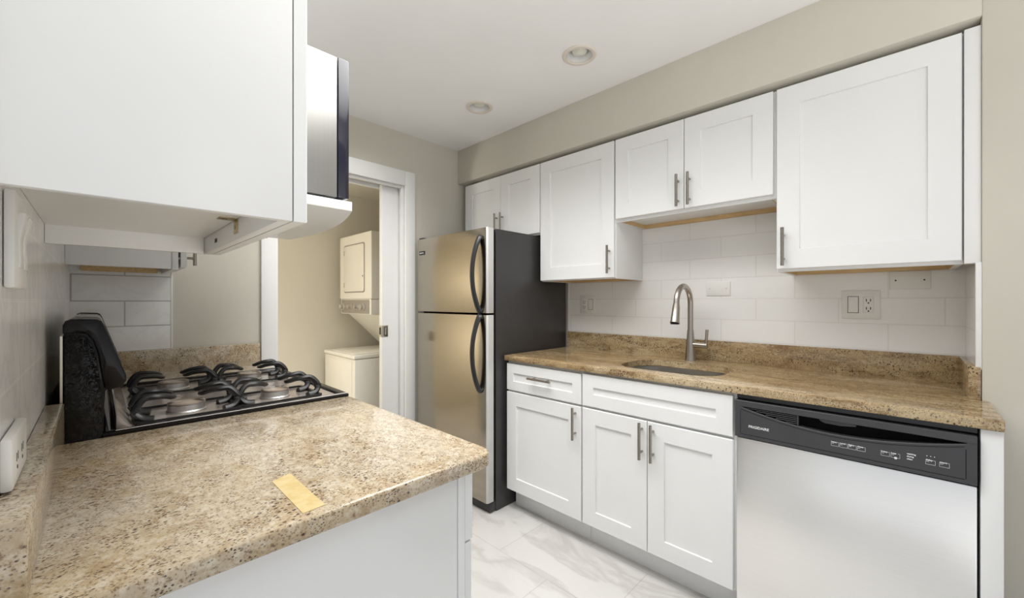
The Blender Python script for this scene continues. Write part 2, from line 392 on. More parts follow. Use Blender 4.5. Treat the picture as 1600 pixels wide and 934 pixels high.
# drawer base next to the fridge
t = thing('base_cabinet', 'white base cabinet with one drawer and one door, beside the refrigerator', 'cabinet', (1.95, 1.40, 0), 'white base cabinets')
base_body(1.138, 1.660, t)
d = MB().shaker(RX(XB), 1.142, 1.656, 0.697, 0.848, 0.02, 0.052).build('drawer', 'white', t)
bar_pull(d, XD, 1.395, 0.786, 0.155, -1, False)
d = MB().shaker(RX(XB), 1.142, 1.656, 0.124, 0.686, 0.02, 0.075).build('door', 'white', t)
bar_pull(d, XD, 1.173, 0.602, 0.158, -1)
# sink base
t = thing('sink_base_cabinet', 'wide white base cabinet under the sink with false drawer front and two doors', 'cabinet', (1.95, 0.80, 0), 'white base cabinets')
base_body(0.452, 1.136, t)
MB().shaker(RX(XB), 0.463, 1.134, 0.698, 0.852, 0.02, 0.06).build('drawer_front', 'white', t)
d = MB().shaker(RX(XB), 0.802, 1.134, 0.124, 0.687, 0.02, 0.073).build('door', 'white', t)
bar_pull(d, XD, 0.823, 0.602, 0.158, -1)
d = MB().shaker(RX(XB), 0.463, 0.799, 0.124, 0.687, 0.02, 0.073).build('door', 'white', t)
bar_pull(d, XD, 0.772, 0.602, 0.158, -1)
# end panel
tag(MB().box(1.655, 1.93, -0.183, -0.143, 0.0, 0.862, 0.001).build('end_panel', 'white'), 'narrow white upright panel at the right end of the dishwasher', 'panel')

# right countertop
t = thing('countertop', 'long brown speckled granite countertop with undermount sink cutout under the tiled wall', 'countertop', (1.95, 0.75, 0.864))
def rrect(x0, x1, y0, y1, r, n=8):
    out = []
    for cx, cy, a0 in ((x1-r, y1-r, 0), (x0+r, y1-r, 90), (x0+r, y0+r, 180), (x1-r, y0+r, 270)):
        for k in range(n+1):
            a = math.radians(a0+90*k/n); out.append((cx+r*math.cos(a), cy+r*math.sin(a)))
    return out
SX0, SX1, SY0, SY1, SR = 1.745, 2.075, 0.552, 1.018, 0.11
def slab_with_hole(outer, hole, z0, z1, ch=0.003):
    m = MB(); b = m.b
    def inset(poly, d):
        c = Vector((sum(p[0] for p in poly)/len(poly), sum(p[1] for p in poly)/len(poly)))
        return poly
    loops = {}
    for z in (z0, z1):
        for nm, poly in (('o', outer), ('h', hole)):
            loops[nm, z] = [b.verts.new((x, y, z)) for x, y in poly]
    for z in (z0, z1):
        ed = []
        for nm in 'oh':
            L = loops[nm, z]
            for i in range(len(L)): ed.append(b.edges.new((L[i], L[(i+1) % len(L)])))
        bmesh.ops.triangle_fill(b, use_beauty=True, edges=ed)
    for nm in 'oh':
        A, B = loops[nm, z0], loops[nm, z1]; n = len(A)
        for i in range(n): b.faces.new((A[i], A[(i+1) % n], B[(i+1) % n], B[i]))
    bmesh.ops.recalc_face_normals(b, faces=b.faces[:])
    return m
outer = [(1.644, 1.664), (2.264, 1.664), (2.264, -0.166), (1.937, -0.166), (1.937, -0.184), (1.644, -0.184)]
mm = slab_with_hole(outer, rrect(SX0, SX1, SY0, SY1, SR), 0.864, CT)
te = [e for e in mm.b.edges if all(abs(v.co.z-CT) < 1e-5 or abs(v.co.z-0.864) < 1e-5 for v in e.verts) and abs(e.verts[0].co.z-e.verts[1].co.z) < 1e-5
      and all(abs(v.co.x-1.644) < 1e-4 for v in e.verts)]
bmesh.ops.bevel(mm.b, geom=te, offset=0.004, segments=2, affect='EDGES', profile=0.5)
slab = mm.build('slab', 'granite_r', t)
MB().box(2.262, 2.2845, -0.168, 1.672, CT-0.02, 0.998, 0.002).build('backsplash', 'granite_r', t)
MB().box(1.937, 2.2615, -0.1685, -0.141, CT, 0.998, 0.002).build('side_splash', 'granite_r', t)
# sink
t = thing('sink', 'stainless steel undermount sink bowl set into the brown granite counter', 'sink', (1.91, 0.785, 0.70))
mm = MB()
def off(d, z, r=None): return [(x, y, z) for x, y in rrect(SX0-0.004+d, SX1+0.004-d, SY0-0.004+d, SY1+0.004-d, max(0.02, SR-d))]
mm.rings([off(-0.018, 0.8635), off(0.0, 0.8635), off(0.004, 0.86), off(0.008, 0.80), off(0.014, 0.72), off(0.035, 0.695), off(0.07, 0.689)], cap0=False)
mm.build('bowl', 'steel_s', t)
MB().lathe([(0.042, 0.0), (0.042, 0.002), (0.032, 0.002), (0.028, -0.003), (0.006, -0.003)], (1.91, 0.785, 0.6905), n=28, cap0=False).build('drain', 'chrome', t)
# faucet
FX, FY = 2.185, 0.815
t = thing('faucet', 'brushed nickel gooseneck pull-down faucet behind the sink', 'faucet', (FX, FY, CT))
MB().lathe([(0.0, 0), (0.0285, 0), (0.0285, 0.004), (0.027, 0.012), (0.0235, 0.06), (0.0195, 0.115), (0.0155, 0.160), (0.0, 0.160)], (FX, FY, CT), cap0=False, cap1=False).build('body', 'nickel_f', t)
path = [(FX, FY, CT+0.158), (FX, FY, CT+0.24)]; R_, cz = 0.091, CT+0.297
path.append((FX, FY, cz))
for k in range(1, 15):
    a = math.pi*k/15*0.98; path.append((FX-R_+R_*math.cos(a), FY, cz+R_*math.sin(a)))
ex = FX-2*R_
path += [(ex-0.001, FY, cz-0.004)]
MB().tube(path, 0.0142, 18, up=(0, 1, 0)).build('spout', 'nickel_f', t)
MB().tube([(ex-0.001, FY, cz+0.002), (ex-0.003, FY, cz-0.018), (ex-0.018, FY, cz-0.085), (ex-0.021, FY, cz-0.094)], lambda q: 0.0148+0.0092*min(1, q*1.0), 18, up=(0, 1, 0)).build('spray_head', 'nickel_f', t)
MB().lathe([(0.0195, 0), (0.0195, 0.004), (0.005, 0.004)], (ex-0.022, FY, cz-0.099), n=20).build('spray_nozzle', 'black', t)
hz = CT+0.083
MB().tube([(FX, FY-0.012, hz), (FX, FY-0.045, hz), (FX, FY-0.078, hz-0.001), (FX, FY-0.084, hz-0.001)], 0.0145, 18).build('valve_stem', 'nickel_f', t)
MB().tube([(FX, FY-0.076, hz), (FX, FY-0.080, hz+0.04), (FX, FY-0.083, hz+0.082)], lambda q: 0.0062+0.0018*q, 14, up=(0, 1, 0)).build('lever', 'nickel_f', t)

# dishwasher
t = thing('dishwasher', 'stainless steel dishwasher with black control console under the granite counter', 'dishwasher', (1.95, 0.155, 0))
MB().box(1.672, 2.24, -0.137, 0.449, 0.06, 0.845).build('tub', 'pocket', t)
dm = MB()
prof = []
for k in range(13):
    q = k/12; prof.append((0.708-q*0.63, 0.0))
dm.box(1.652, 1.690, -0.137, 0.450, 0.075, 0.705, 0.004); dm.build('door_panel', 'steel_h', t)
MB().box(1.70, 1.72, -0.137, 0.450, 0.0, 0.10).build('toe_panel', 'black', t)
MB().box(1.668, 1.69, -0.1385, 0.452, 0.846, 0.8625).build('top_trim', 'black', t)
# console: plate with a crescent pocket
def arc_low(y):
    q = (0.431-y)/(0.431+0.118)
    return 0.819 - 0.040*math.sin(math.pi*min(1, max(0, q)))**0.9
Z0, Z1, YA, YB_ = 0.709, 0.842, -0.1365, 0.4535
xs_f, xs_b = 1.645, 1.672
cm = MB(); nst = 40
ys = [YB_, 0.4345] + [0.431-(0.431+0.118)*k/nst for k in range(nst+1)] + [-0.1205, YA]
def zlo(y): return arc_low(y) if -0.118 <= y <= 0.431 else 0.819
def prismstrip(zl, zh):
    A = []
    for y in ys:
        lo_, hi_ = zl(y), zh(y)
        A.append([(xs_b, y, lo_), (xs_f+0.001, y, lo_), (xs_f, y, lo_+0.001), (xs_f, y, hi_-0.001), (xs_f+0.001, y, hi_), (xs_b, y, hi_)])
    cm.rings(A)
prismstrip(lambda y: Z0, lambda y: zlo(y)-0.0003)
prismstrip(lambda y: 0.8205, lambda y: Z1)
cm.box(xs_f, xs_b, 0.431, YB_, 0.8175, 0.822); cm.box(xs_f, xs_b, YA, -0.118, 0.8175, 0.822)
con = cm.build('control_console', 'console', t)
MB().box(1.6725, 1.676, -0.13, 0.445, 0.73, 0.838).build('handle_pocket', 'pocket', con)
vm = MB()
for k in range(5):
    z = 0.8165-0.0062*k; y0 = 0.415-0.030*k
    vm.box(1.6475, 1.670, 0.262, y0, z-0.0016, z+0.0012, 0.0004)
vm.box(1.6475, 1.670, 0.260, 0.2635, 0.787, 0.8195)
vm.build('vent_grille', 'console', con)
MB().prism([(0.205, 0.8195), (0.112, 0.8195), (0.112, 0.8125), (0.150, 0.8075), (0.190, 0.8085), (0.202, 0.814)], lambda p, q, r: (r, p, q), 1.652, 1.671, 0.001).build('latch_handle', 'console', con)
# engraved border of the console
bm_ = MB(); g = 0.0006
def line(y0, z0, y1, z1, w=0.0012): 
    d = Vector((y1-y0, z1-z0)); n = Vector((-d.y, d.x)).normalized()*w/2
    bm_.prism([(y0+n.x, z0+n.y), (y1+n.x, z1+n.y), (y1-n.x, z1-n.y), (y0-n.x, z0-n.y)], lambda p, q, r: (r, p, q), 1.6446, 1.6456)
line(0.435, 0.806, 0.435, 0.722); line(0.433, 0.721, -0.114, 0.721); line(-0.116, 0.722, -0.116, 0.803)
pts = [(0.433-(0.433+0.114)*k/24) for k in range(25)]
for a, b in zip(pts[:-1], pts[1:]): line(a, arc_low(a)-0.008, b, arc_low(b)-0.008)
bm_.build('console_groove', 'pocket', con)
lm = MB()
fnt = lambda y0, z0: (lambda u, v, w: (1.6447-w, y0-u, z0+v))
add_text(lm, 'FRIGIDAIRE', 0.0125, fnt(0.408, 0.7485), bold=0.0002, width=0.063)
lm.build('brand_lettering', 'ink', con)
lm = MB()
def pill(y0, z0, word, wd=0.019):
    add_text(lm, word, 0.0058, fnt(y0, z0), bold=0.0002, width=min(wd*0.75, 0.0029*len(word)))
    h = 0.0105; y1 = y0-wd
    def sg(ya, za, yb, zb, w=0.0005):
        d = Vector((yb-ya, zb-za)); n = Vector((-d.y, d.x)).normalized()*w/2
        lm.prism([(ya+n.x, za+n.y), (yb+n.x, zb+n.y), (yb-n.x, zb-n.y), (ya-n.x, za-n.y)], lambda p, q, r: (r, p, q), 1.6443, 1.6455)
    sg(y0, z0-0.0015, y0, z0-h); sg(y0, z0-h, y1, z0-h); sg(y1, z0-h, y1, z0+0.002); sg(y1, z0+0.002, y1+0.0045, z0+0.002)
    sg(y0-0.001, z0-0.003, y0-0.007, z0-0.003, 0.0007)
for k, wd in enumerate(('heavy', 'normal', 'light', 'rinse')): pill(0.1725-0.0212*k, 0.7535, wd)
pill(0.0545, 0.7535, 'hi-temp'); pill(0.0325, 0.7535, 'heat')
lm.lathe([(0.0035, 0), (0.0035, 0.001)], (1.6437, 0.0225, 0.7425), axis='x', n=14)
for k, wd in enumerate(('washing', 'drying', 'clean')): add_text(lm, wd, 0.0058, fnt(-0.001, 0.7605-0.0075*k), bold=0.0002)
for k in range(3): lm.lathe([(0.0011, 0), (0.0011, 0.001)], (1.6437, -0.042-0.0075*k, 0.7665), axis='x', n=8)
pill(-0.0395, 0.7535, 'delay'); pill(-0.0665, 0.7535, 'start')
lm.build('button_legends', 'ink', con)

# ---------------------------------------------------------------- refrigerator
XFR = 1.525; FY0, FY1 = 1.685, 2.398
t = thing('refrigerator', 'stainless steel top-freezer refrigerator with black sides in the far corner', 'refrigerator', (1.9, 2.04, 0))
MB().box(1.597, 2.262, FY0, FY1, 0.0, 1.622, 0.004).build('cabinet_shell', 'darkgrey', t)
MB().box(1.578, 1.599, FY0+0.008, FY1-0.008, 0.07, 1.615).build('door_gasket', 'pocket', t)
MB().box(1.553, 1.598, FY0+0.004, FY1-0.004, 0.002, 0.058, 0.004).build('base_grille', 'darkgrey', t)
def fdoor(z0, z1, nm):
    m = MB(); poly = []
    r = 0.014                                          # rounded vertical edges of the door front
    pts = [(1.578, FY0)]
    for k in range(7):
        a = math.radians(90*k/6); pts.append((XFR+0.004+r-r*math.sin(a), FY0+r-r*math.cos(a)))
    for k in range(1, 8):                              # slightly bowed front
        q = k/8; pts.append((XFR+0.004-0.004*math.sin(math.pi*q), FY0+r+(FY1-FY0-2*r)*q))
    for k in range(7):
        a = math.radians(90-90*k/6); pts.append((XFR+0.004+r-r*math.sin(a), FY1-r+r*math.cos(a)))
    pts.append((1.578, FY1))
    m.prism(pts, lambda p, q, z: (p, q, z), z0, z1, 0.002)
    o = m.build(nm, 'steel_f', t); o.data.materials.append(M['door_edge'])
    for p in o.data.polygons:
        if p.center.y+ORG[o.name].y < FY0+0.010 and abs(p.normal.y) > 0.3: p.material_index = 1
    return o
fz = fdoor(1.1375, 1.623, 'freezer_door'); fr = fdoor(0.063, 1.1265, 'fridge_door')
def fhandle(door, za, zb, up):
    hy = 1.742
    z = lambda q: za+(zb-za)*q
    x0 = XFR+0.004
    ctl = [(x0, hy-0.002, z(0.0)), (x0-0.012, hy+0.0, z(0.02)), (x0-0.030, hy+0.004, z(0.12)), (x0-0.047, hy+0.010, z(0.30)), (x0-0.053, hy+0.012, z(0.5)),
           (x0-0.047, hy+0.010, z(0.70)), (x0-0.030, hy+0.004, z(0.88)), (x0-0.012, hy, z(0.98)), (x0, hy-0.002, z(1.0))]
    p = smoothpath(ctl, 6)
    def sec(i, q):
        w = 0.0165+0.010*abs(2*q-1)**3; h = 0.0105+0.005*abs(2*q-1)**4
        return [(w*math.cos(2*math.pi*k/14), h*math.sin(2*math.pi*k/14)) for k in range(14)]
    MB().sweep(p, sec, up=(1, 0, 0.001)).build('handle', 'black', door)
fhandle(fz, 1.148, 1.570, 1); fhandle(fr, 0.695, 1.120, -1)
bd = MB().box(XFR-0.001, XFR+0.003, 2.303, 2.366, 1.516, 1.542, 0.001).build('badge', 'badge', fz)
MB().box(XFR-0.0018, XFR-0.0008, 2.312, 2.357, 1.5272, 1.5302).build('badge_lettering', 'ink', bd)
MB().box(1.535, 1.60, 2.335, 2.385, 1.6235, 1.634, 0.003).build('hinge_cover', 'black', t)

# ---------------------------------------------------------------- right wall cabinets
XU = 1.95
def wall_box(root, y0, y1, z0, z1, recess=0.022, xf=1.970, wood=0.012):
    m = MB()
    m.box(xf, 2.276, y0, y0+0.016, z0, z1, 0.0008); m.box(xf, 2.276, y1-0.016, y1, z0, z1, 0.0008)
    m.box(xf, 2.276, y0+0.016, y1-0.016, z1-0.016, z1); m.box(xf, 2.276, y0+0.016, y1-0.016, z0+recess, z0+recess+0.014)
    m.box(xf, xf+0.019, y0+0.016, y1-0.016, z0, z0+recess+0.02); m.box(2.262, 2.276, y0+0.016, y1-0.016, z0+recess+0.014, z1-0.016)
    m.build('cabinet_box', 'white', root)
    w = MB(); w.box(2.255, 2.275, y0+0.017, y1-0.017, z0+0.001, z0+recess-0.0005)
    w.box(xf+0.02, 2.254, y0+0.0165, y0+0.0215, z0+0.001, z0+recess-0.0005); w.box(xf+0.02, 2.254, y1-0.0215, y1-0.0165, z0+0.001, z0+recess-0.0005)
    w.build('hanging_rail', 'rawwood', root)
ZT = 2.077
t = thing('wall_cabinet', 'white two-door wall cabinet above the refrigerator', 'cabinet', (2.1, 2.03, 1.636), 'white wall cabinets')
wall_box(t, 1.657, 2.420, 1.628, ZT)
d = MB().shaker(RX(1.970), 2.015, 2.395, 1.638, ZT-0.003, 0.02, 0.078).build('door', 'white', t)
bar_pull(d, XU, 2.045, 1.735, 0.155, -1)
d = MB().shaker(RX(1.970), 1.659, 2.012, 1.638, ZT-0.003, 0.02, 0.078).build('door', 'white', t)
bar_pull(d, XU, 1.988, 1.735, 0.155, -1)
t = thing('wall_cabinet', 'tall white single-door wall cabinet between refrigerator and faucet', 'cabinet', (2.1, 1.40, 1.328), 'white wall cabinets')
wall_box(t, 1.129, 1.655, 1.329, ZT)
d = MB().shaker(RX(1.970), 1.133, 1.652, 1.334, ZT-0.003, 0.02, 0.078).build('door', 'white', t)
bar_pull(d, XU, 1.158, 1.432, 0.152, -1)
t = thing('wall_cabinet', 'short white two-door wall cabinet above the sink faucet', 'cabinet', (2.1, 0.757, 1.632), 'white wall cabinets')
wall_box(t, 0.386, 1.127, 1.632, ZT)
d = MB().shaker(RX(1.970), 0.760, 1.124, 1.647, ZT-0.003, 0.02, 0.074).build('door', 'white', t)
bar_pull(d, XU, 0.784, 1.733, 0.153, -1)
d = MB().shaker(RX(1.970), 0.395, 0.757, 1.647, ZT-0.003, 0.02, 0.074).build('door', 'white', t)
bar_pull(d, XU, 0.731, 1.733, 0.153, -1)
t = thing('wall_cabinet', 'large white single-door wall cabinet above the dishwasher at the right end', 'cabinet', (2.1, 0.12, 1.326), 'white wall cabinets')
wall_box(t, -0.133, 0.384, 1.326, ZT)
d = MB().shaker(RX(1.970), -0.129, 0.382, 1.337, ZT-0.003, 0.02, 0.077).build('door', 'white', t)
bar_pull(d, XU, 0.357, 1.425, 0.154, -1)
MB().box(1.946, 2.0, -0.1695, -0.1335, 1.326, ZT, 0.001).build('filler_strip', 'white', t)

# ---------------------------------------------------------------- outlets on the right wall
def decora(y0, y1, z0, z1, name, label, outlet_first, x=2.277):
    t = thing(name, label, 'outlet', (x, (y0+y1)/2, z0), 'outlet and switch plates on the tile')
    MB().box(x-0.005, x, y0, y1, z0, z1, 0.0015).build('cover_plate', 'plate', t)
    yc, w, zc = (y0+y1)/2, (y1-y0), (z0+z1)/2
    for k, yy in enumerate((yc+w*0.2, yc-w*0.2)):      # left one in the photo first
        ins = MB().box(x-0.0072, x-0.0048, yy-0.0165, yy+0.0165, zc-0.034, zc+0.034, 0.0008)
        if (k == 0) == outlet_first:
            o = ins.build('receptacle', 'plate', t)
            for zz in (zc+0.017, zc-0.017):
                s = MB()
                s.box(x-0.0076, x-0.0070, yy+0.005, yy+0.008, zz-0.004, zz+0.007); s.box(x-0.0076, x-0.0070, yy-0.008, yy-0.005, zz-0.004, zz+0.007)
                s.lathe([(0.003, 0), (0.003, 0.0006)], (x-0.0076, yy, zz-0.010), axis='x', n=10)
                s.build('socket_slots', 'slot', o)
        else: 
            o = ins.build('rocker_switch', 'plate', t)
            MB().box(x-0.0052, x-0.0049, yy-0.0185, yy+0.0185, zc-0.036, zc+0.036).build('switch_gap', 'slot', o)
    for yy in (yc+w*0.2, yc-w*0.2):
        for zz in (z0+0.012, z1-0.012): MB().lathe([(0.0026, 0), (0.0026, 0.0006)], (x-0.0055, yy, zz), axis='x', n=10).build('screw', 'satin', t)
decora(1.456, 1.575, 1.124, 1.243, 'outlet_plate', 'white outlet and switch plate on the tile beside the refrigerator', True)
decora(0.077, 0.201, 1.130, 1.251, 'outlet_plate', 'white switch and outlet plate on the tile above the dishwasher', False)
def blank(y0, y1, z0, z1, label, x=2.277):
    t = thing('blank_plate', label, 'wall plate', (x, (y0+y1)/2, z0), 'blank wall plates on the tile')
    MB().box(x-0.005, x, y0, y1, z0, z1, 0.0015).build('cover_plate', 'plate', t)
    for yy in (y0+0.018, y1-0.018): MB().lathe([(0.003, 0), (0.003, 0.0008)], (x-0.0057, yy, (z0+z1)/2), axis='x', n=10).build('screw', 'slot' if y0 < 0.3 else 'satin', t)
blank(0.648, 0.766, 1.234, 1.308, 'blank white wall plate on the tile right of the faucet')
blank(-0.069, 0.049, 1.253, 1.326, 'blank white wall plate just under the large right-end wall cabinet')

# ---------------------------------------------------------------- left counter run
XLW = XL+0.0065
t = thing('countertop', 'beige speckled granite countertop in the left foreground, near side of the gas range', 'countertop', (0.25, 0.97, 0.864))
pts = [(XLW, 0.612), (0.545, 0.612)]
for k in range(1, 7):
    a = math.radians(-90+90*k/6); pts.append((0.545+0.035*math.cos(a), 0.647+0.035*math.sin(a)))
pts += [(0.580, 1.315), (XLW, 1.315)]
MB().prism(pts, lambda p, q, z: (p, q, z), 0.864, CT, 0.006, 3).build('slab', 'granite_l', t)
MB().box(XLW, -0.050, 0.645, 1.314, CT, 0.983, 0.0025).build('backsplash', 'granite_l', t)
tag(MB().prism([(0.210, 0.782), (0.243, 0.797), (0.243, 0.635), (0.210, 0.632)], lambda p, q, z: (p, q, z), CT+0.0003, CT+0.0009).build('yellow_strip', 'thin_strip'),
    'yellowish translucent strip lying on the beige granite counter in the foreground', 'thin_strip')
t = thing('base_cabinet', 'white base cabinet under the left foreground counter, its side panel facing the camera', 'cabinet', (0.25, 0.97, 0), 'white base cabinets')
MB().box(XLW, 0.502, 0.642, 1.31, 0.0, 0.863, 0.001).build('cabinet_box', 'white', t)
MB().box(0.5035, 0.521, 0.641, 1.31, 0.0, 0.863, 0.0012).build('face_frame', 'white', t)
d = MB().shaker(LX(0.5225), 0.643, 1.305, 0.716, 0.856, 0.021, 0.05).build('drawer', 'white', t)
bar_pull(d, 0.5435, 0.97, 0.787, 0.155, 1, False)
d = MB().shaker(LX(0.5225), 0.643, 1.305, 0.10, 0.712, 0.018, 0.075).build('door', 'white', t); bar_pull(d, 0.5405, 1.265, 0.61, 0.155, 1)

# far counter piece behind the range
t = thing('countertop', 'short piece of beige granite countertop between the gas range and the far wall', 'countertop', (0.25, 2.25, 0.864))
MB().box(XLW, 0.582, 2.055, YF-0.005, 0.864, CT, 0.004).build('slab', 'granite_l', t)
MB().box(XLW+0.001, 0.598, 2.432, YF-0.0065, CT-0.005, 0.985, 0.002).build('backsplash', 'granite_l', t)
t = thing('base_cabinet', 'narrow white base cabinet under the far piece of granite, beyond the gas range', 'cabinet', (0.25, 2.25, 0), 'white base cabinets')
MB().box(XLW, 0.521, 2.06, YF-0.007, 0.0, 0.863, 0.001).build('cabinet_box', 'white', t)
d = MB().shaker(LX(0.521), 2.063, 2.44, 0.716, 0.852, 0.02, 0.05).build('drawer', 'white', t); bar_pull(d, 0.541, 2.25, 0.785, 0.155, 1, False)
d = MB().shaker(LX(0.521), 2.063, 2.44, 0.12, 0.705, 0.02, 0.07).build('door', 'white', t); bar_pull(d, 0.541, 2.10, 0.60, 0.155, 1)

# ---------------------------------------------------------------- gas range
RY0, RY1 = 1.3195, 2.049
t = thing('gas_range', 'black gas range with four burners and a slanted backguard, set into the left counter', 'stove', (0.25, 1.68, 0))
MB().box(-0.05, 0.548, RY0+0.001, RY1-0.001, 0.0, 0.885).build('oven_body', 'gloss', t)
od = MB().box(0.5485, 0.585, RY0+0.004, RY1-0.004, 0.22, 0.78, 0.006).build('oven_door', 'gloss', t)
m = MB(); m.tube([(0.615, RY0+0.08, 0.74), (0.615, RY1-0.08, 0.74)], 0.011, 12)
for yy in (RY0+0.10, RY1-0.10): m.tube([(0.585, yy, 0.74), (0.615, yy, 0.74)], 0.008, 10)
m.build('handle', 'black', od)
MB().box(0.5485, 0.578, RY0+0.004, RY1-0.004, 0.03, 0.21, 0.005).build('drawer', 'gloss', t)
kp = MB().box(0.5485, 0.575, RY0+0.002, RY1-0.002, 0.79, 0.884, 0.008).build('knob_panel', 'gloss', t)
for k in range(4): 
    MB().lathe([(0.024, 0), (0.022, 0.008), (0.017, 0.010), (0.015, 0.028), (0.0, 0.029)], (0.5755, RY0+0.12+0.163*k, 0.837), axis='x', n=20, cap1=False).build('knob', 'black', kp)
# rolled black rim around the cooktop
def rim(o, zt):
    m = MB(); x0, x1, y0, y1 = 0.012, 0.576, RY0, RY1
    def lp(i, z): return [(x0+i, y0+i, z), (x1-i, y0+i, z), (x1-i, y1-i, z), (x0+i, y1-i, z)]
    m.rings([lp(0, 0.8855), lp(-0.003, 0.8955), lp(-0.0025, 0.901), lp(0.002, 0.9045), lp(0.010, 0.9045), lp(0.016, 0.901), lp(0.019, 0.895), lp(0.019, 0.8855)], cap0=False, cap1=False)
    return m
ct = rim(0, 0).build('cooktop_rim', 'gloss', t)
MB().box(0.030, 0.558, RY0+0.018, RY1-0.018, 0.8855, 0.8945).build('cooktop_pan', 'pan', t)
MB().tube([(0.030, RY0-0.0015, 0.9043), (0.574, RY0-0.0012, 0.9043)], 0.0009, 8).build('rim_edge_strip', 'chrome', ct)
# steel riser at the back of the pan
MB().prism([(0.0315, 0.8945), (0.060, 0.8945), (0.052, 0.905), (0.0345, 0.932), (0.0315, 0.932)], lambda p, q, y: (p, y, q), RY0+0.03, RY1-0.03, 0.001).build('pan_riser', 'pan', t)
# backguard
bgp = [(-0.052, 0.886), (-0.052, 1.150), (-0.049, 1.160), (-0.040, 1.164), (0.000, 1.162), (0.006, 1.158), (0.011, 1.148), (0.046, 1.030), (0.046, 1.018), (0.040, 1.008), (0.020, 1.003), (0.013, 0.998), (0.011, 0.95), (0.011, 0.886)]
bgd = MB().prism(bgp, lambda p, q, y: (p, y, q), RY0+0.003, RY1-0.003, 0.004).build('backguard', 'gloss', t)
sp = [(-0.050, 0.8865), (-0.050, 1.126), (-0.047, 1.129), (-0.028, 1.130), (-0.018, 1.126), (-0.010, 1.112), (-0.002, 1.080), (0.003, 1.040), (0.006, 1.0), (0.007, 0.93), (0.009, 0.905), (0.016, 0.8865)]
for a, b in ((RY0-0.0008, RY0+0.0035), (RY1-0.0035, RY1+0.0008)):
    MB().prism(sp, lambda p, q, y: (p, y, q), a, b, 0.001).build('side_panel', 'wrinkle', bgd)
ecp = [(-0.053, 1.134), (-0.053, 1.152), (-0.049, 1.162), (-0.040, 1.166), (0.000, 1.164), (0.007, 1.160), (0.012, 1.149), (0.048, 1.031), (0.048, 1.018), (0.041, 1.006), (0.020, 1.000), (0.0125, 1.006), (0.007, 1.043), (0.002, 1.085), (-0.006, 1.117), (-0.016, 1.133), (-0.028, 1.1355)]
for a, b in ((RY0-0.007, RY0+0.003), (RY1-0.003, RY1+0.004)):
    MB().prism(ecp, lambda p, q, y: (p, y, q), a, b, 0.0035, 3).build('end_cap', 'gloss', bgd)
MB().box(-0.057, -0.053, RY0+0.001, RY1-0.01, 0.886, 1.128).build('back_plate', 'satin', t)
# display strip on the slanted control face
MB().prism([(-0.002, 0.002), (0.10, 0.002), (0.10, -0.001), (-0.002, -0.001)], lambda p, q, y: (0.0135+0.035*p/0.115+q, y, 1.140-p), RY0+0.18, RY1-0.18).build('clock_display', 'black', bgd)
burners = [(0.178, 1.470), (0.405, 1.475), (0.190, 1.870), (0.425, 1.880)]
for x, y in burners:
    r = 0.043 if x < 0.3 else 0.040
    b = MB().lathe([(r*1.07, 0.0), (r*1.07, 0.003), (r*1.0, 0.006), (r*1.0, 0.021), (r*0.9, 0.022)], (x, y, 0.8945), n=36).build('burner', 'chrome', t)
    MB().lathe([(r*0.97, 0.0), (r*1.0, 0.002), (r*0.99, 0.0045), (r*0.9, 0.006), (0.0, 0.0065)], (x, y, 0.9165), n=36, cap1=False).build('burner_cap', 'cap', b)
def grate(pair):
    m = MB()
    for bx, by in pair:
        hx, hy = 0.108, 0.095
        zb = 0.8985
        for ya in (by-hy, by+hy):                      # low feet rails
            m.bar([(bx-hx, ya, zb), (bx-hx*0.5, ya, zb), (bx+hx*0.5, ya, zb), (bx+hx, ya, zb)], lambda q: 0.007, lambda q: 0.006)
        for xa in (bx-hx, bx+hx):
            m.bar([(xa, by-hy, zb), (xa, by, zb), (xa, by+hy, zb)], lambda q: 0.009, lambda q: 0.007)
        for sx in (-1, 1):
            for (oy, ty, hk) in ((-0.070, -0.026, 0.040), (0.022, 0.052, 0.036)):
                ctl = [(bx+sx*hx*0.70, by+oy-0.004, zb), (bx+sx*hx*0.90, by+oy, zb+0.004), (bx+sx*hx*1.02, by+oy+0.006, zb+0.018), (bx+sx*hx*0.99, by+oy+0.013, zb+0.036),
                       (bx+sx*hx*0.84, by+oy+0.020, zb+0.053), (bx+sx*hx*0.62, by+oy*0.8+ty*0.2+0.012, zb+0.054), (bx+sx*hx*0.44, by+(oy+ty)/2+0.010, zb+0.050),
                       (bx+sx*hx*0.30, by+ty+0.006, zb+0.042), (bx+sx*hx*0.30, by+ty+hk*0.55, zb+0.042), (bx+sx*hx*0.46, by+ty+hk*0.85, zb+0.043), (bx+sx*hx*0.62, by+ty+hk, zb+0.043)]
                p = smoothpath(ctl, 5)
                def sec(i, q):
                    w = 0.0135*(1-0.68*q); h = 0.0095*(1-0.6*q)
                    return [(-w, -h*0.5), (-w*0.5, -h), (w*0.5, -h), (w, -h*0.5), (w, h*0.4), (w*0.6, h), (-w*0.6, h), (-w, h*0.4)]
                m.sweep(p, sec, up=(0.0, 0.5, 1))
    return m.build('grate', 'iron', t, sharp=50)
grate((burners[0], burners[1])); grate((burners[2], burners[3]))

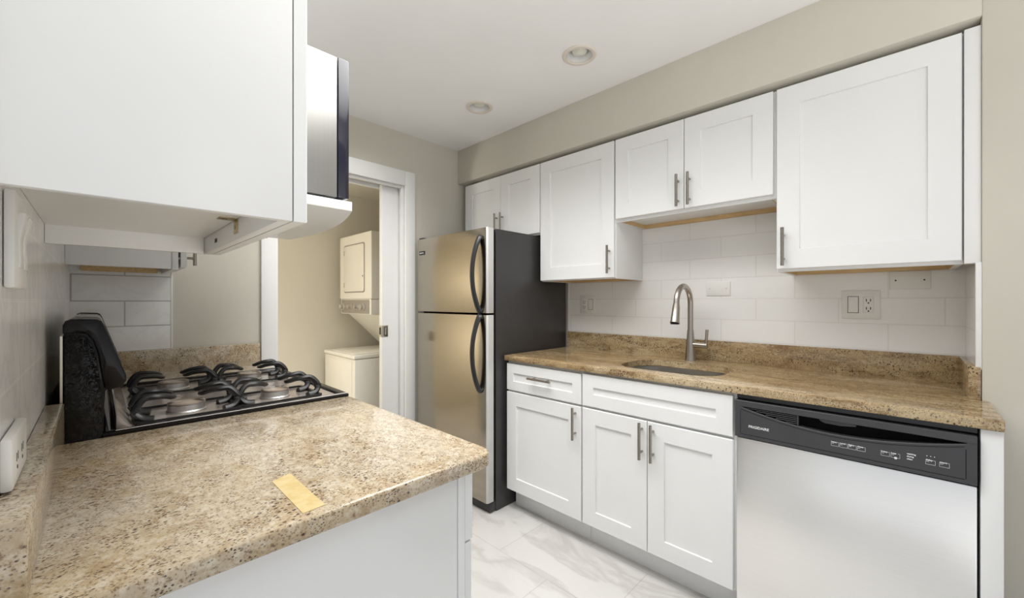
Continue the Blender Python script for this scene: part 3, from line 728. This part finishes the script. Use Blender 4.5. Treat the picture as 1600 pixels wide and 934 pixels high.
# ---------------------------------------------------------------- left wall cabinets, microwave and its shelf
t = thing('wall_cabinet', 'white wall cabinet at upper left, large end panel facing the camera', 'cabinet', (0.08, 1.0, 1.329), 'white wall cabinets')
m = MB()
zb, zt, rc = 1.329, 2.077, 0.040
m.box(XLW, 0.211, 0.680, 0.696, zb, zt, 0.0008); m.box(XLW, 0.194, 1.309, 1.325, zb, zt, 0.0008)
m.box(XLW, 0.194, 0.697, 1.308, zb+rc, zb+rc+0.014); m.box(XLW, 0.194, 0.697, 1.308, zt-0.016, zt); m.box(XLW, XLW+0.01, 0.697, 1.308, zb+rc+0.014, zt-0.016)
m.build('cabinet_box', 'white', t)
MB().box(0.195, 0.211, 0.697, 1.325, zb, zb+rc+0.03, 0.0008).box(0.195, 0.211, 0.697, 1.325, zt-0.05, zt).box(0.195, 0.211, 0.697, 0.72, zb+rc+0.03, zt-0.05).box(0.195, 0.211, 1.30, 1.325, zb+rc+0.03, zt-0.05).build('face_frame', 'white', t)
d = MB().shaker(LX(0.213), 0.6805, 1.003, zb, zt-0.003, 0.020, 0.075).build('door', 'white', t); bar_pull(d, 0.233, 0.975, 1.425, 0.155, 1)
d = MB().shaker(LX(0.213), 1.006, 1.322, zb, zt-0.003, 0.020, 0.075).build('door', 'white', t); bar_pull(d, 0.233, 1.034, 1.425, 0.155, 1)
bk = MB().box(0.165, 0.1945, 0.948, 0.978, zb+rc-0.0016, zb+rc, 0.0004).box(0.1932, 0.1948, 0.948, 0.978, zb+0.012, zb+rc, 0.0004)
bk = bk.build('corner_bracket', 'brass', t)
MB().lathe([(0.004, 0), (0.004, 0.001)], (0.176, 0.9635, zb+rc-0.0027), n=10).build('screw', 'nickel', bk); MB().lathe([(0.004, 0), (0.004, 0.001)], (0.1922, 0.9635, zb+0.024), axis='x', n=10).build('screw', 'nickel', bk)
MB().box(0.1940, 0.1949, 1.150, 1.172, zb+0.014, zb+0.023).build('drilled_slot', 'slot', t)

t = thing('microwave_shelf', 'white bow-front shelf board carrying the microwave over the gas range', 'shelf', (0.25, 1.74, 1.507))
pts = [(XLW, 1.3275), (0.595, 1.3275)]
for k in range(1, 17):
    y = 1.3275+(2.16-1.3275)*k/16; pts.append((0.595+0.09*(1-((y-1.86)/0.533)**2), y))
pts += [(0.32, 2.16), (0.32, 2.078), (XLW, 2.078)]
MB().prism(pts, lambda p, q, z: (p, q, z), 1.506, 1.5365, 0.001).build('shelf_board', 'white', t)
t = thing('microwave', 'stainless steel microwave with a black door on the bow-front shelf', 'microwave', (0.25, 1.70, 1.5365))
MB().box(XLW+0.004, 0.549, 1.335, 2.070, 1.545, 2.004, 0.003).build('casing', 'steel_m', t)
d = MB().box(0.5505, 0.588, 1.333, 2.072, 1.545, 2.006, 0.004).build('door', 'navy', t)
MB().tube([(0.606, 1.95, 1.60), (0.606, 1.95, 1.95)], 0.008, 12).tube([(0.588, 1.95, 1.62), (0.606, 1.95, 1.62)], 0.006).tube([(0.588, 1.95, 1.93), (0.606, 1.95, 1.93)], 0.006).build('handle', 'black', d)
for x in (0.02, 0.52):
    for y in (1.37, 2.03): MB().lathe([(0.014, 0), (0.014, 0.0085)], (x, y, 1.5365), n=14).build('foot', 'black', t)

t = thing('wall_cabinet', 'small white wall cabinet at the far end beyond the gas range', 'cabinet', (0.08, 2.27, 1.329), 'white wall cabinets')
m = MB(); y0, y1 = 2.082, YF-0.008
m.box(XLW, 0.205, y0, y0+0.016, zb+0.004, zt, 0.0008); m.box(XLW, 0.205, y1-0.016, y1, zb+0.004, zt); m.box(XLW, 0.205, y0+0.016, y1-0.016, zb+0.03, zb+0.044); m.box(XLW, 0.205, y0+0.016, y1-0.016, zt-0.016, zt)
m.build('cabinet_box', 'white', t)
MB().box(0.206, 0.226, y0-0.002, y1, zb+0.002, zt, 0.001).build('face_frame', 'white', t)
MB().box(XLW+0.03, 0.19, y1-0.0365, y1-0.0165, zb-0.014+0.016, zb+0.0295).build('hanging_rail', 'rawwood', t)
d = MB().shaker(LX(0.234), y0+0.001, y1-0.002, zb+0.012, zt-0.003, 0.020, 0.07).build('door', 'white', t)
for zz in (zb+0.05, zt-0.05): MB().lathe([(0.006, 0), (0.006, 0.008)], (0.226, y0+0.03, zz), axis='x', n=10).build('door_bumper', 'plate', d)
bar_pull(d, 0.254, y0+0.035, 1.430, 0.155, 1)

# ---------------------------------------------------------------- plates on the near left wall
t = thing('switch_plate', 'white two-rocker switch plate on the left tile under the wall cabinet', 'switch', (XL, 0.85, 1.22))
MB().box(XLW, -0.0685, 0.765, 0.880, 1.221, 1.340, 0.003).build('cover_plate', 'plate', t)
for yy in (0.805, 0.850):
    MB().prism([(-0.0690, 1.247), (-0.0690, 1.315), (-0.0625, 1.315), (-0.0675, 1.281), (-0.0665, 1.247)], lambda p, q, y: (p, y, q), yy-0.0165, yy+0.0165, 0.0005).build('rocker_switch', 'plate', t)
t = thing('outlet_plate', 'white outlet plate on the left tile just above the foreground backsplash', 'outlet', (XL, 0.80, 0.99))
MB().box(XLW, -0.0680, 0.738, 0.870, 0.985, 1.046, 0.003).build('cover_plate', 'plate', t)
for yy in (0.775, 0.822):
    m = MB()
    for dy in (-0.006, 0.006): m.box(-0.0682, -0.0676, yy+dy-0.001, yy+dy+0.001, 1.012, 1.022)
    m.lathe([(0.0025, 0), (0.0025, 0.0006)], (-0.0681, yy, 1.004), axis='x', n=8)
    m.build('socket_slots', 'slot', t)

# ---------------------------------------------------------------- ceiling downlights
for i, (x, y, lab) in enumerate(((1.571, 1.092, 'recessed ceiling downlight nearer the camera, unlit bulb in a beige ring'), (1.578, 1.808, 'recessed ceiling downlight farther away, nearer the refrigerator'))):
    t = thing('ceiling_light', lab, 'ceiling light', (x, y, ZC), 'recessed downlights')
    m = MB()
    m.lathe([(0.079, 0.0), (0.079, -0.004), (0.074, -0.008), (0.062, -0.008), (0.058, -0.004), (0.058, 0.0)], (x, y, ZC), n=48, cap0=False, cap1=False)
    m.build('trim_ring', 'ring', t)
    MB().lathe([(0.0585, -0.0035), (0.052, 0.03), (0.040, 0.060), (0.038, 0.075)], (x, y, ZC), n=48, cap0=False).build('baffle', 'trim', t)
    MB().lathe([(0.001, 0.002), (0.018, 0.004), (0.033, 0.013), (0.0385, 0.026), (0.035, 0.042), (0.020, 0.062), (0.015, 0.073)], (x, y, ZC), n=36).build('bulb', 'bulb', t)
# recess holes through the ceiling slab for the two downlights
cl = bpy.data.objects['ceiling']
cut = MB()
for x, y in ((1.571, 1.092), (1.578, 1.808)): cut.lathe([(0.060, -0.1), (0.060, 0.12)], (x, y, ZC), n=40)
co = cut.build('cutter', 'ceiling')
bo = cl.modifiers.new('holes', 'BOOLEAN'); bo.object = co; bo.operation = 'DIFFERENCE'; bo.solver = 'EXACT'
bpy.context.view_layer.update()
nm = bpy.data.meshes.new_from_object(cl.evaluated_get(bpy.context.evaluated_depsgraph_get()))
cl.modifiers.clear(); cl.data = nm; nm.shade_flat(); bpy.data.objects.remove(co)
struct(MB().box(-1.2, 2.6, -0.9, 3.75, ZC+0.12, ZC+0.16).build('ceiling_upper', 'ceiling'))

# ---------------------------------------------------------------- laundry centre beyond the doorway
t = thing('laundry_center', 'almond stacked washer and dryer standing beyond the doorway', 'washer', (1.7, 3.2, 0))
wy0, wy1, wx0, wx1 = 2.95, 3.525, 1.337, 2.0
MB().box(wx0+0.008, wx1, wy0+0.004, wy1-0.004, 0.02, 0.765, 0.006).build('washer_cabinet', 'cream', t)
MB().box(wx0+0.004, wx0+0.0075, wy0+0.05, wy1-0.05, 0.06, 0.74, 0.0015).build('washer_front_panel', 'cream', t)
MB().box(wx0, wx1, wy0, wy1, 0.767, 0.797, 0.008, 3).build('washer_top', 'cream', t)
MB().box(wx0+0.03, wx0+0.44, wy0+0.05, wy1-0.05, 0.7972, 0.803, 0.003).build('washer_lid', 'cream', t)
for x in (wx0+0.06, wx1-0.06):
    for y in (wy0+0.06, wy1-0.06): MB().lathe([(0.02, 0), (0.02, 0.021)], (x, y, 0), n=14).build('foot', 'black', t)
dx0 = 1.472
MB().box(dx0, wx1, wy0, wy1, 1.222, 1.752, 0.008, 3).build('dryer_cabinet', 'cream', t)
dd = MB().prism([(a, b) for a, b in rrect(wy0+0.115, wy1-0.095, 1.285, 1.665, 0.02, 5)], lambda p, q, x: (x, p, q), dx0-0.006, dx0+0.002, 0.002).build('dryer_door', 'cream', t)
MB().prism([(a, b) for a, b in rrect(wy0+0.105, wy1-0.085, 1.275, 1.675, 0.024, 5)], lambda p, q, x: (x, p, q), dx0-0.0012, dx0+0.002).build('door_recess', 'creampanel', dd)
for zz in (1.34, 1.61): MB().box(dx0-0.009, dx0-0.005, wy1-0.108, wy1-0.098, zz-0.02, zz+0.02, 0.001).build('hinge', 'satin', dd)
MB().box(dx0-0.0075, dx0-0.0055, wy0+0.125, wy0+0.135, 1.40, 1.412).build('door_catch', 'slot', dd)
cp = MB().box(dx0+0.006, wx1, wy0+0.012, wy1-0.012, 1.100, 1.2215, 0.003).build('control_panel', 'cream', t)
MB().box(dx0+0.003, dx0+0.0065, wy0+0.04, wy1-0.03, 1.106, 1.216, 0.001).build('control_fascia', 'creampanel', cp)
for y, r in ((3.455, 0.030), (3.375, 0.019), (3.305, 0.022), (3.19, 0.022), (3.085, 0.032)):
    MB().lathe([(r, 0.003), (r*0.95, -0.006), (r*0.72, -0.012), (r*0.66, -0.03), (0, -0.031)], (dx0+0.002, y, 1.16), axis='x', n=22, cap1=False).build('control_knob', 'knob', cp)
# sloping neck between washer and dryer
MB().prism([(dx0+0.07, 1.0995), (wx1-0.01, 1.0995), (wx1-0.01, 0.798), (wx1-0.14, 0.798)], lambda p, q, y: (p, y, q), wy0+0.012, wy1-0.012, 0.002).build('rear_housing', 'cream', t)
